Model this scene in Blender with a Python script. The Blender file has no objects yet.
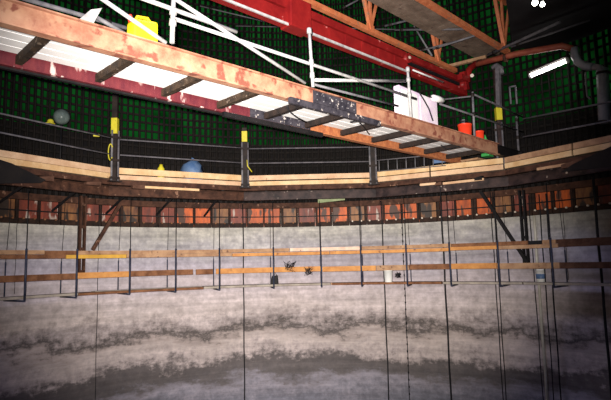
import bpy, bmesh, math, random
from mathutils import Vector, Matrix
random.seed(7)
V = Vector
# ------------------------------------------------------------------ camera, world, light, exposure
W, H, FPX = 611, 400, 530.0
PITCH, ROLL = 0.1155, 0.0229
CX, CY = 0.025, 6.543                      # centre of the round pit; the camera is the origin
F_ = V((0, math.cos(PITCH), math.sin(PITCH)))
R0 = V((1, 0, 0)); U0 = V((0, -math.sin(PITCH), math.cos(PITCH)))
R_ = R0*math.cos(ROLL) - U0*math.sin(ROLL)
U_ = U0*math.cos(ROLL) + R0*math.sin(ROLL)
scene = bpy.context.scene
col = scene.collection
cam = bpy.data.cameras.new('camera'); camo = bpy.data.objects.new('camera', cam); col.objects.link(camo)
cam.sensor_width = 36; cam.lens = FPX*36/W; cam.clip_start = 0.05; cam.clip_end = 100
camo.matrix_world = Matrix(((R_.x, U_.x, -F_.x, 0), (R_.y, U_.y, -F_.y, 0), (R_.z, U_.z, -F_.z, 0), (0, 0, 0, 1)))
scene.camera = camo
vs = scene.view_settings
scene.display_settings.display_device = 'sRGB'
vs.view_transform = 'Standard'; vs.look = 'None'; vs.gamma = 1; vs.use_curve_mapping = False; vs.exposure = -0.15
world = bpy.data.worlds.new('world'); scene.world = world; world.use_nodes = True
bg = world.node_tree.nodes['Background']; bg.inputs[0].default_value = (0.95, 1.0, 0.9, 1); bg.inputs[1].default_value = 0.32

def light(name, kind, loc, energy, colour, target=None, **kw):
    l = bpy.data.lights.new(name, kind); l.energy = energy; l.color = colour
    for k, v in kw.items(): setattr(l, k, v)
    o = bpy.data.objects.new(name, l); col.objects.link(o); o.location = loc
    if target is not None:
        o.rotation_euler = (V(target)-V(loc)).to_track_quat('-Z', 'Y').to_euler()
    return o
# the camera's own flash
light('camera_flash', 'SPOT', (-0.10, 0.05, 0.12), 11800, (1.0, 0.93, 0.85), (-0.6, 12.0, 1.9),
      spot_size=math.radians(68), spot_blend=1.0, shadow_soft_size=0.04)

# added cool fill light standing in for daylight; the ceiling has no opening
light('overhead_fill', 'AREA', (0.0, 4.2, 7.2), 190, (0.58, 0.62, 1.0), (0, 7.0, -4), shape='DISK', size=3.0)

# ------------------------------------------------------------------ measuring helpers
def ray(u, v): return R_*((u-305.5)/FPX) + U_*((200-v)/FPX) + F_
def atz(u, v, z): d = ray(u, v); return d*(z/d.z)
def atr(u, v, r):
    d = ray(u, v); b = d.x*CX+d.y*CY; a = d.x**2+d.y**2; c = CX*CX+CY*CY-r*r
    return d*((b+math.sqrt(b*b-a*c))/a)
def azu(u, v, r): p = atr(u, v, r); return math.degrees(math.atan2(p.x-CX, p.y-CY))
def pol(az, r, z): a = math.radians(az); return V((CX+r*math.sin(a), CY+r*math.cos(a), z))

# ------------------------------------------------------------------ materials
def mat(name, c1, c2=None, scale=6.0, rough=0.6, metal=0.0, bump=0.0, spots=None, spot_amt=0.6, spot_scale=14, stretch=None, wood=False):
    m = bpy.data.materials.new(name); m.use_nodes = True; nt = m.node_tree; N = nt.nodes; L = nt.links
    b = N['Principled BSDF']; b.inputs['Roughness'].default_value = rough; b.inputs['Metallic'].default_value = metal
    b.inputs['Specular IOR Level'].default_value = 0.5 if max(c1) > 0.15 else 0.15
    tc = N.new('ShaderNodeNewGeometry'); mp = N.new('ShaderNodeMapping'); L.new(tc.outputs['Position'], mp.inputs[0])
    if stretch: mp.inputs['Scale'].default_value = stretch
    n = N.new('ShaderNodeTexNoise'); n.inputs['Scale'].default_value = scale; n.inputs['Detail'].default_value = 6; n.inputs['Roughness'].default_value = 0.65
    L.new(mp.outputs[0], n.inputs['Vector'])
    cr = N.new('ShaderNodeValToRGB'); cr.color_ramp.elements[0].position = 0.36; cr.color_ramp.elements[1].position = 0.64
    cr.color_ramp.elements[0].color = (*c1, 1); cr.color_ramp.elements[1].color = (*(c2 or c1), 1)
    L.new(n.outputs['Fac'], cr.inputs[0]); out = cr.outputs[0]
    if spots:
        n2 = N.new('ShaderNodeTexNoise'); n2.inputs['Scale'].default_value = spot_scale; n2.inputs['Detail'].default_value = 8
        L.new(mp.outputs[0], n2.inputs['Vector'])
        c3 = N.new('ShaderNodeValToRGB'); c3.color_ramp.elements[0].position = spot_amt; c3.color_ramp.elements[1].position = spot_amt+0.06
        c3.color_ramp.elements[0].color = (0, 0, 0, 1); c3.color_ramp.elements[1].color = (1, 1, 1, 1)
        L.new(n2.outputs['Fac'], c3.inputs[0])
        mx = N.new('ShaderNodeMixRGB'); L.new(c3.outputs[0], mx.inputs[0]); L.new(out, mx.inputs[1]); mx.inputs[2].default_value = (*spots, 1); out = mx.outputs[0]
    L.new(out, b.inputs['Base Color'])
    if bump:
        bp = N.new('ShaderNodeBump'); bp.inputs['Strength'].default_value = bump; bp.inputs['Distance'].default_value = 0.02
        L.new(n.outputs['Fac'], bp.inputs['Height']); L.new(bp.outputs[0], b.inputs['Normal'])
    return m
def emit(name, c, s):
    m = bpy.data.materials.new(name); m.use_nodes = True; b = m.node_tree.nodes['Principled BSDF']
    b.inputs['Base Color'].default_value = (*c, 1); b.inputs['Emission Color'].default_value = (*c, 1); b.inputs['Emission Strength'].default_value = s
    return m
M = {}
M['tan_beam'] = mat('tan_rusted_paint', (0.26, 0.10, 0.062), (0.44, 0.24, 0.15), 4, 0.55, 0, 0.2, (0.19, 0.06, 0.04), 0.56, 6)
M['maroon'] = mat('maroon_paint', (0.075, 0.013, 0.02), (0.125, 0.024, 0.028), 5, 0.45, 0, 0.15, (0.50, 0.36, 0.34), 0.60, 4, stretch=(2, 2, 0.6))
M['orange_rust'] = mat('orange_rust', (0.25, 0.07, 0.025), (0.42, 0.15, 0.05), 12, 0.8, 0, 0.3)
M['dark_steel'] = mat('dark_steel', (0.012, 0.010, 0.010), (0.03, 0.02, 0.017), 8, 0.6, 0.0, 0.2)
M['brown_steel'] = mat('brown_rusted_steel', (0.03, 0.014, 0.010), (0.085, 0.038, 0.024), 7, 0.75, 0, 0.3, (0.22, 0.12, 0.08), 0.64, 8)
M['blue_steel'] = mat('blue_grey_steel', (0.016, 0.011, 0.012), (0.055, 0.034, 0.032), 6, 0.55, 0.0, 0.2, (0.35, 0.28, 0.24), 0.66, 9)
M['cross'] = mat('grimy_cross_steel', (0.018, 0.014, 0.012), (0.055, 0.035, 0.022), 9, 0.7, 0, 0.3, (0.16, 0.12, 0.09), 0.62, 12)
M['black_steel'] = mat('black_steel', (0.006, 0.006, 0.007), (0.013, 0.011, 0.012), 8, 0.6)
M['splice'] = mat('black_splice_steel', (0.015, 0.014, 0.02), (0.05, 0.045, 0.055), 9, 0.5, 0, 0.2, (0.5, 0.44, 0.4), 0.63, 14)
M['galv'] = mat('galvanised_tube', (0.30, 0.29, 0.29), (0.50, 0.49, 0.48), 9, 0.4, 0.0)
M['grey_tube'] = mat('dull_grey_tube', (0.10, 0.10, 0.11), (0.19, 0.18, 0.19), 9, 0.5, 0.0)
M['dim_tube'] = mat('dark_grey_tube', (0.075, 0.07, 0.08), (0.14, 0.13, 0.14), 9, 0.5)
M['red'] = mat('red_paint', (0.15, 0.007, 0.008), (0.24, 0.013, 0.012), 3, 0.4, 0, 0.1, (0.55, 0.16, 0.15), 0.66, 6)
M['oxide'] = mat('orange_primer', (0.42, 0.11, 0.04), (0.58, 0.19, 0.08), 6, 0.6, 0, 0.1, (0.30, 0.15, 0.09), 0.62, 7)
M['white_board'] = mat('white_boards', (0.86, 0.83, 0.82), (0.94, 0.93, 0.93), 4, 0.6, 0, 0.1, (0.35, 0.32, 0.30), 0.72, 6)
M['ply'] = mat('grey_brown_plywood', (0.13, 0.092, 0.07), (0.25, 0.185, 0.145), 3, 0.7, 0, 0.1, (0.09, 0.06, 0.05), 0.62, 5)
M['deck_dark'] = mat('dark_deck_board', (0.04, 0.028, 0.02), (0.08, 0.055, 0.04), 4, 0.8)
M['toe'] = mat('yellow_pine', (0.50, 0.30, 0.17), (0.66, 0.45, 0.28), 4, 0.7, 0, 0.1, (0.28, 0.15, 0.08), 0.68, 7)
M['toe2'] = mat('golden_pine', (0.54, 0.33, 0.15), (0.70, 0.49, 0.27), 4, 0.7, 0, 0.1, (0.30, 0.16, 0.07), 0.68, 7)
M['w_tan'] = mat('tan_timber', (0.28, 0.15, 0.08), (0.45, 0.27, 0.15), 5, 0.8, 0, 0.1, (0.14, 0.07, 0.04), 0.63, 9)
M['w_orange'] = mat('orange_timber', (0.42, 0.17, 0.045), (0.60, 0.28, 0.08), 5, 0.75, 0, 0.1, (0.22, 0.09, 0.03), 0.64, 9)
M['w_yellow'] = mat('yellow_timber', (0.50, 0.27, 0.03), (0.64, 0.36, 0.05), 5, 0.75)
M['w_brown'] = mat('brown_timber', (0.12, 0.05, 0.025), (0.26, 0.12, 0.06), 5, 0.8, 0, 0.1)
M['w_dark'] = mat('dark_wet_timber', (0.06, 0.028, 0.018), (0.12, 0.06, 0.04), 5, 0.8, 0, 0.1)
M['w_pink'] = mat('pale_pink_timber', (0.62, 0.40, 0.30), (0.78, 0.58, 0.45), 5, 0.8, 0, 0.1, (0.12, 0.05, 0.03), 0.66, 9)
M['w_pale'] = mat('pale_grey_timber', (0.24, 0.20, 0.17), (0.40, 0.35, 0.29), 4, 0.8)
M['form'] = mat('orange_form_steel', (0.62, 0.11, 0.012), (0.24, 0.045, 0.012), 7, 0.6, 0, 0.2, (0.06, 0.022, 0.012), 0.54, 6, stretch=(1, 1, 0.3))
M['form2'] = mat('tan_form_steel', (0.26, 0.11, 0.035), (0.09, 0.03, 0.014), 7, 0.6, 0, 0.2, (0.025, 0.014, 0.010), 0.50, 6, stretch=(1, 1, 0.3))
M['form3'] = mat('brick_red_form_steel', (0.22, 0.04, 0.02), (0.08, 0.018, 0.012), 7, 0.6, 0, 0.2, (0.38, 0.30, 0.26), 0.60, 8, stretch=(1, 1, 0.3))
M['rib'] = mat('grimy_rib_steel', (0.012, 0.008, 0.007), (0.04, 0.02, 0.014), 6, 0.7)
M['bolt'] = mat('worn_bolt_steel', (0.45, 0.36, 0.28), (0.60, 0.52, 0.44), 20, 0.5)
M['rebar'] = mat('rusty_rebar', (0.005, 0.0045, 0.004), (0.011, 0.008, 0.007), 10, 0.8)
M['rod'] = mat('dark_blue_rod', (0.02, 0.024, 0.045), (0.05, 0.055, 0.085), 8, 0.5)
M['cable'] = mat('black_cable', (0.012, 0.012, 0.014), None, 5, 0.6)
M['pale_pipe'] = mat('pale_grey_pipe', (0.42, 0.39, 0.32), (0.55, 0.52, 0.45), 5, 0.5)
M['grey_pipe'] = mat('blue_grey_duct', (0.20, 0.21, 0.25), (0.30, 0.31, 0.35), 5, 0.45)
M['yellow'] = mat('yellow_plastic', (0.85, 0.62, 0.01), (0.92, 0.70, 0.02), 5, 0.4)
M['yellow_tag'] = mat('yellow_paint', (0.48, 0.42, 0.02), (0.60, 0.52, 0.03), 8, 0.5, 0, 0, (0.15, 0.13, 0.02), 0.66, 30)
M['red_plastic'] = mat('red_plastic', (0.75, 0.045, 0.015), (0.85, 0.06, 0.02), 5, 0.4)
M['green_plastic'] = mat('green_plastic', (0.05, 0.35, 0.08), None, 5, 0.5)
M['blue'] = mat('blue_plastic', (0.05, 0.11, 0.24), (0.12, 0.19, 0.32), 5, 0.5)
M['white_plastic'] = mat('white_plastic', (0.80, 0.80, 0.78), (0.86, 0.86, 0.84), 5, 0.4)
M['pink_white'] = mat('pinkish_white_sheet', (0.72, 0.55, 0.75), (0.85, 0.78, 0.82), 3, 0.5)
M['globe'] = mat('milky_globe', (0.06, 0.08, 0.075), (0.12, 0.15, 0.14), 6, 0.3)
M['tube_glow'] = emit('fluorescent_glow', (1.0, 1.0, 0.93), 14)
M['lamp_glow'] = emit('lamp_glow', (1.0, 0.97, 0.85), 20)
M['ceiling'] = mat('black_roof', (0.012, 0.010, 0.012), (0.02, 0.018, 0.02), 2, 0.9)
M['screen'] = mat('black_shutter_and_shade', (0.010, 0.009, 0.010), (0.018, 0.015, 0.014), 2, 0.9)

def net_material():
    m = bpy.data.materials.new('green_debris_net'); m.use_nodes = True; nt = m.node_tree; N = nt.nodes; L = nt.links
    N.remove(N['Principled BSDF']); out = N['Material Output']
    tr = N.new('ShaderNodeBsdfTranslucent'); df = N.new('ShaderNodeBsdfDiffuse'); mx = N.new('ShaderNodeMixShader')
    tc = N.new('ShaderNodeTexCoord'); n = N.new('ShaderNodeTexNoise'); n.inputs['Scale'].default_value = 1.3; n.inputs['Detail'].default_value = 5
    L.new(tc.outputs['Object'], n.inputs['Vector'])
    cr = N.new('ShaderNodeValToRGB'); cr.color_ramp.elements[0].position = 0.35; cr.color_ramp.elements[1].position = 0.7
    cr.color_ramp.elements[0].color = (0.001, 0.030, 0.004, 1); cr.color_ramp.elements[1].color = (0.012, 0.17, 0.028, 1)
    L.new(n.outputs['Fac'], cr.inputs[0]); L.new(cr.outputs[0], tr.inputs[0]); L.new(cr.outputs[0], df.inputs[0])
    mx.inputs[0].default_value = 0.35; L.new(tr.outputs[0], mx.inputs[1]); L.new(df.outputs[0], mx.inputs[2]); L.new(mx.outputs[0], out.inputs[0])
    return m
M['net'] = net_material()

def concrete_material():
    m = bpy.data.materials.new('slipformed_concrete'); m.use_nodes = True; nt = m.node_tree; N = nt.nodes; L = nt.links
    b = N['Principled BSDF']; b.inputs['Roughness'].default_value = 0.75
    g = N.new('ShaderNodeNewGeometry'); sx = N.new('ShaderNodeSeparateXYZ'); L.new(g.outputs['Position'], sx.inputs[0])
    def mth(op, a, c=None):
        q = N.new('ShaderNodeMath'); q.operation = op
        for i, s in enumerate((a, c)):
            if s is None: continue
            if isinstance(s, (int, float)): q.inputs[i].default_value = s
            else: L.new(s, q.inputs[i])
        return q.outputs[0]
    th = mth('ARCTAN2', mth('SUBTRACT', sx.outputs[0], CX), mth('SUBTRACT', sx.outputs[1], CY))
    s = mth('MULTIPLY', th, 7.1); z = sx.outputs[2]
    def noise(ks, kz, scale, detail=6, rough=0.6, off=0.0):
        c = N.new('ShaderNodeCombineXYZ'); L.new(mth('MULTIPLY', s, ks), c.inputs[0]); L.new(mth('MULTIPLY', z, kz), c.inputs[1]); c.inputs[2].default_value = off
        n = N.new('ShaderNodeTexNoise'); n.inputs['Scale'].default_value = scale; n.inputs['Detail'].default_value = detail; n.inputs['Roughness'].default_value = rough
        L.new(c.outputs[0], n.inputs['Vector']); return n.outputs['Fac']
    n1 = noise(0.42, 1.0, 1.1, 9, 0.72)
    n2 = noise(5.0, 0.35, 1.4, 5, 0.6, 3)
    n3 = noise(0.35, 7.0, 1.2, 5, 0.6, 5)
    n5 = noise(0.5, 0.9, 0.55, 4, 0.55, 11)
    n4 = noise(3.0, 3.0, 2.2, 8, 0.7, 8)
    zz = mth('ADD', z, mth('MULTIPLY', mth('SUBTRACT', n1, 0.5), 1.7))
    zz = mth('ADD', zz, mth('MULTIPLY', mth('SUBTRACT', n2, 0.5), 0.22))
    zz = mth('ADD', zz, mth('MULTIPLY', mth('SUBTRACT', n4, 0.5), 0.55))
    t = mth('DIVIDE', mth('ADD', zz, 4.5), 5.6)
    cr = N.new('ShaderNodeValToRGB'); e = cr.color_ramp
    stops = [(-4.5, (0.13, 0.13, 0.17)), (-3.3, (0.22, 0.215, 0.265)), (-2.95, (0.331, 0.305, 0.359)), (-2.72, (0.13, 0.112, 0.115)), (-2.42, (0.125, 0.105, 0.105)),
             (-2.22, (0.468, 0.394, 0.386)), (-1.98, (0.538, 0.455, 0.434)), (-1.8, (0.386, 0.319, 0.299)), (-1.66, (0.085, 0.070, 0.066)), (-1.48, (0.331, 0.278, 0.271)),
             (-1.2, (0.538, 0.461, 0.455)), (-0.5, (0.551, 0.481, 0.509)), (0.0, (0.455, 0.414, 0.468)), (0.45, (0.523, 0.494, 0.509)), (0.95, (0.676, 0.644, 0.583))]
    while len(e.elements) < len(stops): e.elements.new(0.5)
    for el, (zv, c) in zip(e.elements, stops): el.position = (zv+4.5)/5.6; el.color = (*c, 1)
    L.new(t, cr.inputs[0])
    def mul(colr, fac, lo, hi):
        r = N.new('ShaderNodeMapRange'); L.new(fac, r.inputs[0]); r.inputs[1].default_value = 0.3; r.inputs[2].default_value = 0.7; r.inputs[3].default_value = lo; r.inputs[4].default_value = hi
        mx = N.new('ShaderNodeMixRGB'); mx.blend_type = 'MULTIPLY'; mx.inputs[0].default_value = 1; L.new(colr, mx.inputs[1])
        cc = N.new('ShaderNodeCombineXYZ')
        for i in range(3): L.new(r.outputs[0], cc.inputs[i])
        L.new(cc.outputs[0], mx.inputs[2]); return mx.outputs[0]
    c = mul(cr.outputs[0], n3, 0.74, 1.18); c = mul(c, n2, 0.93, 1.05); c = mul(c, n4, 0.70, 1.25); c = mul(c, n5, 0.78, 1.14)
    L.new(c, b.inputs['Base Color'])
    bp = N.new('ShaderNodeBump'); bp.inputs['Strength'].default_value = 0.25; bp.inputs['Distance'].default_value = 0.02; L.new(n4, bp.inputs['Height']); L.new(bp.outputs[0], b.inputs['Normal'])
    return m
M['concrete'] = concrete_material()

# ------------------------------------------------------------------ mesh helpers
class MB:
    def __init__(s): s.bm = bmesh.new(); s.smooth = False
    def hexa(s, c):                                   # 8 corners: bottom 4 ccw, top 4 ccw
        v = [s.bm.verts.new(p) for p in c]
        for f in ((3, 2, 1, 0), (4, 5, 6, 7), (0, 1, 5, 4), (1, 2, 6, 5), (2, 3, 7, 6), (3, 0, 4, 7)):
            s.bm.faces.new([v[i] for i in f])
        return s
    def bar(s, a, b, w, h, up=(0, 0, 1)):             # rectangular bar from a to b, w sideways, h along up
        a = V(a); b = V(b); d = (b-a).normalized(); up = V(up); side = d.cross(up)
        if side.length < 1e-4: side = d.cross(V((0, 1, 0)))
        side.normalize(); u = side.cross(d).normalized(); x = side*(w/2); y = u*(h/2)
        return s.hexa([a-x-y, a+x-y, b+x-y, b-x-y, a-x+y, a+x+y, b+x+y, b-x+y])
    def box(s, c, sx, sy, sz, ax=(1, 0, 0)):
        ax = V(ax).normalized(); c = V(c); return s.bar(c-ax*sx/2, c+ax*sx/2, sy, sz)
    def tube(s, pts, r, n=8, r2=None):
        pts = [V(p) for p in pts]; rings = []; ref = None
        for i, p in enumerate(pts):
            d = (pts[min(i+1, len(pts)-1)]-pts[max(i-1, 0)]).normalized()
            if ref is None: ref = V((0, 0, 1)) if abs(d.z) < 0.9 else V((1, 0, 0))
            x = d.cross(ref).normalized(); y = x.cross(d).normalized(); ref = y
            rr = r if r2 is None else r+(r2-r)*i/(len(pts)-1)
            rings.append([s.bm.verts.new(p+(x*math.cos(k*2*math.pi/n)+y*math.sin(k*2*math.pi/n))*rr) for k in range(n)])
        for a, b in zip(rings, rings[1:]):
            for k in range(n): s.bm.faces.new((a[k], a[(k+1) % n], b[(k+1) % n], b[k])).smooth = True
        s.bm.faces.new(rings[0][::-1]); s.bm.faces.new(rings[-1]); return s
    def lathe(s, base, prof, n=20, axis=(0, 0, 1)):
        base = V(base); ax = V(axis).normalized(); x = ax.orthogonal().normalized(); y = ax.cross(x); rings = []
        for r, z in prof:
            rings.append([s.bm.verts.new(base+ax*z+(x*math.cos(k*2*math.pi/n)+y*math.sin(k*2*math.pi/n))*max(r, 1e-4)) for k in range(n)])
        for a, b in zip(rings, rings[1:]):
            for k in range(n): s.bm.faces.new((a[k], a[(k+1) % n], b[(k+1) % n], b[k])).smooth = True
        s.bm.faces.new(rings[0][::-1]); s.bm.faces.new(rings[-1]); return s
    def arc(s, r0, r1, z0, z1, a0, a1, step=2.0):     # curved board: rectangle swept round the pit
        n = max(1, int(math.ceil(abs(a1-a0)/step))); R = []
        for i in range(n+1):
            a = a0+(a1-a0)*i/n
            R.append([s.bm.verts.new(pol(a, r, z)) for r, z in ((r0, z0), (r1, z0), (r1, z1), (r0, z1))])
        for p, q in zip(R, R[1:]):
            for k in range(4): s.bm.faces.new((p[k], p[(k+1) % 4], q[(k+1) % 4], q[k]))
        s.bm.faces.new(R[0][::-1]); s.bm.faces.new(R[-1]); return s
    def prism(s, pts, th):                            # planar outline given thickness vector th
        a = [s.bm.verts.new(V(p)) for p in pts]; b = [s.bm.verts.new(V(p)+V(th)) for p in pts]; n = len(a)
        s.bm.faces.new(a[::-1]); s.bm.faces.new(b)
        for k in range(n): s.bm.faces.new((a[k], a[(k+1) % n], b[(k+1) % n], b[k]))
        return s
    def ibeam(s, a, b, w, h, t=0.012):                # I section, a-b along the bottom centre
        a = V(a); b = V(b); z = V((0, 0, 1))
        s.bar(a+z*t/2, b+z*t/2, w, t); s.bar(a+z*(h-t/2), b+z*(h-t/2), w, t); s.bar(a+z*h/2, b+z*h/2, t, h-2*t); return s
    def chan(s, a, b, w, h, side, t=0.01):            # channel: web on the side given by vector, flanges behind
        a = V(a); b = V(b); z = V((0, 0, 1)); sd = V(side).normalized()
        s.bar(a+z*h/2+sd*(w/2-t/2), b+z*h/2+sd*(w/2-t/2), t, h)
        s.bar(a+z*t/2-sd*t/2, b+z*t/2-sd*t/2, w-t, t); s.bar(a+z*(h-t/2)-sd*t/2, b+z*(h-t/2)-sd*t/2, w-t, t); return s
    def build(s, name, m, parent=None, bevel=0, origin=None):
        bmesh.ops.recalc_face_normals(s.bm, faces=s.bm.faces)
        if bevel: bmesh.ops.bevel(s.bm, geom=[e for e in s.bm.edges if not e.smooth or e.calc_face_angle(0) > 0.6], offset=bevel, segments=2, affect='EDGES', profile=0.5)
        if parent is None or parent.type != 'EMPTY':
            o0 = V((0, 0, 0))
        base = V(parent['base']) if parent is not None and 'base' in parent else V((0, 0, 0))
        if parent is None:
            vs_ = [v.co for v in s.bm.verts]
            base = V((sum(p.x for p in vs_)/len(vs_), sum(p.y for p in vs_)/len(vs_), min(p.z for p in vs_)))
        bmesh.ops.translate(s.bm, verts=s.bm.verts, vec=-base)
        me = bpy.data.meshes.new(name); s.bm.to_mesh(me); s.bm.free()
        o = bpy.data.objects.new(name, me); col.objects.link(o)
        me.materials.append(M[m] if isinstance(m, str) else m)
        if parent is None: o.location = base; BASES[o.name] = base
        else: o.parent = parent
        if parent is None or True: o['_b'] = 0; del o['_b']
        return o
BASES = {}
def tag(o, label, cat, group=None, kind=None):
    if label: o['label'] = label
    if cat: o['category'] = cat
    if group: o['group'] = group
    if kind: o['kind'] = kind
    return o
def thing(name, base, label, cat, group=None):
    o = bpy.data.objects.new(name, None); col.objects.link(o); o.location = V(base); o['base'] = tuple(base)
    o.empty_display_size = 0.1
    return tag(o, label, cat, group)
def struct(o): o['kind'] = 'structure'; return o
def sub(mb, name, m, part):                            # sub-part: its parent is a part of a thing (mesh in the thing's own frame)
    root = part.parent
    b = V(root['base']); bmesh.ops.recalc_face_normals(mb.bm, faces=mb.bm.faces); bmesh.ops.translate(mb.bm, verts=mb.bm.verts, vec=-b)
    me = bpy.data.meshes.new(name); mb.bm.to_mesh(me); mb.bm.free(); o = bpy.data.objects.new(name, me); col.objects.link(o)
    me.materials.append(M[m]); o.parent = part; return o
def copy_tree(o, parent=None):
    c = o.copy(); col.objects.link(c)
    if parent is not None: c.parent = parent
    for ch in list(o.children): copy_tree(ch, c)
    return c

# ------------------------------------------------------------------ the setting
def ring_wall(name, m, r0, r1, z0, z1):
    b = MB(); n = 180; R = []
    for i in range(n):
        R.append([b.bm.verts.new(pol(i*2, r, z)) for r, z in ((r0, z0), (r1, z0), (r1, z1), (r0, z1))])
    for i in range(n):
        p, q = R[i], R[(i+1) % n]
        for k in range(4): b.bm.faces.new((p[k], p[(k+1) % 4], q[(k+1) % 4], q[k])).smooth = (k in (1, 3))
    return struct(b.build(name, m))
ring_wall('wall_concrete', 'concrete', 7.1, 7.45, -8.6, 1.25)
ring_wall('wall_shutter', 'screen', 7.62, 7.68, 0.9, 3.1)
b = MB(); b.lathe((CX, CY, -8.8), [(7.45, 0), (7.45, 0.2)], 90); struct(b.build('floor', 'w_pale'))
b = MB(); b.lathe((CX, CY, 7.6), [(8.6, 0), (8.6, 0.2)], 90); struct(b.build('ceiling', 'ceiling'))
# green netting hung round the outside of the reinforcement, one long cloth with folds
b = MB(); n = 360; low = []; top = []
for i in range(n):
    w = 0.05*math.sin(i*0.9)+0.03*math.sin(i*2.3+1)
    low.append(b.bm.verts.new(pol(i, 8.1+w, 2.75))); top.append(b.bm.verts.new(pol(i, 8.1+w*0.6, 7.58)))
for i in range(n): b.bm.faces.new((low[i], low[(i+1) % n], top[(i+1) % n], top[i])).smooth = True
tag(b.build('debris_netting', 'net'), 'green see-through netting hung all round behind the upper reinforcing bars', 'netting')

# ------------------------------------------------------------------ reinforcement
proto = None
for k in range(2):
    r = (7.25, 7.47)[k]; step = 1.17
    nb = int(128/step)
    for i in range(nb):
        az = -64+i*step+k*0.5+random.uniform(-0.12, 0.12)
        if proto is None:
            mb = MB(); mb.tube([(0, 0, 0), (0, 0, 2.0), (0, 0, 5.9)], 0.024, 6)
            me = bpy.data.meshes.new('rebar'); bmesh.ops.recalc_face_normals(mb.bm, faces=mb.bm.faces); mb.bm.to_mesh(me); me.materials.append(M['rebar']); mb.bm.free()
            proto = o = bpy.data.objects.new('vertical_rebar', me); col.objects.link(o)
        else:
            o = proto.copy(); col.objects.link(o)
        o.location = pol(az, r, 1.25); o.rotation_euler = (random.uniform(-.002, .002), random.uniform(-.002, .002), random.uniform(0, 3))
        tag(o, 'thin dark upright reinforcing bar in the curtain before the green netting', 'rebar', 'upright reinforcing bars above the concrete')
for i in range(30):
    z = 1.5+i*0.195+random.uniform(-.02, .02)
    o = MB().arc(7.295, 7.33, z, z+0.048, -66, 66, 3).build('hoop_rebar', 'rebar')
    tag(o, 'thin dark horizontal reinforcing hoop tied across the upright bars', 'rebar', 'horizontal reinforcing hoops above the concrete')

# ------------------------------------------------------------------ steel forms at the top of the wall
kinds = ['form', 'form', 'form2', 'form3', 'form', 'form2', 'form']
klabel = {'form': 'orange rusted steel form panel in the band above the concrete',
          'form2': 'tan grimy steel form panel in the band above the concrete',
          'form3': 'brick red spattered steel form panel in the band above the concrete'}
for i in range(37):
    az = -64.5+i*3.58
    m = kinds[(i*5+i//4) % 7]
    if az < -32: m = ['form3', 'form3', 'form2'][i % 3]
    hw = 1.72 if i % 3 == 0 else random.uniform(1.25, 1.72)
    t = thing('form_panel', pol(az, 7.08, 0.93), klabel[m], 'form panel', {'form': 'orange form panels', 'form2': 'tan form panels', 'form3': 'brick red form panels'}[m])
    MB().arc(7.05, 7.085, 0.91, 1.50, az-1.77, az+1.77).build('sheet', m, t)
    for s, wv in ((-1.5, random.choice((-.1, .0, .25))), (1.5, random.choice((-.1, .0, .2)))):
        MB().arc(6.98, 7.05, 0.96, 1.50, az+s-wv+.02 if s > 0 else az+s-.24, az+s+.24 if s > 0 else az+s+wv).build('rib', 'rib', t)
    MB().arc(6.96, 7.05, 0.885, 0.995, az-1.7, az+1.7).build('bottom_flange', 'rib', t)
    for s in (-1.1, 0.75):
        p = pol(az+s, 6.95, 0.985); q = pol(az+s, 6.90, 0.985)
        MB().tube([p, q], 0.020, 8).build('bolt', 'bolt' if az > 8 else 'w_brown', t)

# ------------------------------------------------------------------ ring gallery round the pit
AZ = [-72, -42.9, -14.1, 15.6, 43.8, 73]
RI = 5.93
side = ['far left', 'left', 'middle', 'right', 'far right']
for k in range(5):
    a0, a1 = AZ[k], AZ[k+1]; nm = side[k]
    mid = pol((a0+a1)/2, 6.4, 1.5)
    # lower rusty trimmer + blue grey channel
    A, B = pol(a0, RI, 1.675), pol(a1, RI, 1.675)
    out = (pol((a0+a1)/2, 1, 0)-pol((a0+a1)/2, 0, 0))
    o = MB().chan(A+out*0.03, B+out*0.03, 0.08, 0.10, -out).build('edge_beam', 'brown_steel')
    tag(o, 'rusty brown steel edge beam under the pine toe boards, %s bay of the ring gallery' % nm, 'steel beam')
    A, B = pol(a0, RI+0.16, 1.46), pol(a1, RI+0.16, 1.46)
    o = MB().ibeam(A, B, 0.10, 0.20).build('ring_girder', 'brown_steel' if k < 2 else 'blue_steel')
    tag(o, ('rusty brown' if k < 2 else 'spattered dark')+' steel ring girder below the edge beam, %s bay of the ring gallery' % nm, 'steel girder')
    o = MB().arc(6.80, 6.90, 1.35, 1.48, a0+0.1, a1-0.1, 4).build('waling_beam', 'brown_steel')
    tag(o, 'dark brown curved waling beam along the top of the form panels, %s bay' % nm, 'steel beam')
    # gallery deck planks
    for j in range(5):
        ra, rb = RI+0.07+j*0.20, RI+0.07+j*0.20+0.19
        c = [pol(a0+.15, ra, 1.775), pol(a0+.15, rb, 1.775), pol(a1-.15, rb, 1.775), pol(a1-.15, ra, 1.775)]
        o = MB().hexa(c+[p+V((0, 0, .04)) for p in c]).build('deck_plank', 'deck_dark')
        tag(o, 'dark grimy deck plank seen from below in the ring gallery, %s bay' % nm, 'plank', 'deck planks of the %s gallery bay' % nm)
    # radial brackets under the deck, each with its short brace
    nbk = 3 if k < 2 else 3
    for j in range(nbk):
        a = a0+(a1-a0)*(j+0.5)/nbk
        t = thing('deck_bracket', pol(a, 6.4, 1.66), ('dark radial steel bracket with slanting brace under the gallery deck, %s bay' if k < 2 else 'dark radial steel bracket under the gallery deck, %s bay') % nm, 'bracket', 'deck brackets of the %s bay' % nm)
        MB().bar(pol(a, RI+0.06, 1.72), pol(a, 6.98, 1.72), 0.06, 0.10).build('arm', 'black_steel', t)
        if k < 2: MB().bar(pol(a, RI+0.22, 1.64), pol(a-2.6 if a < 0 else a+2.6, 6.86, 1.16), 0.035, 0.035).build('brace', 'black_steel', t)

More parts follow.
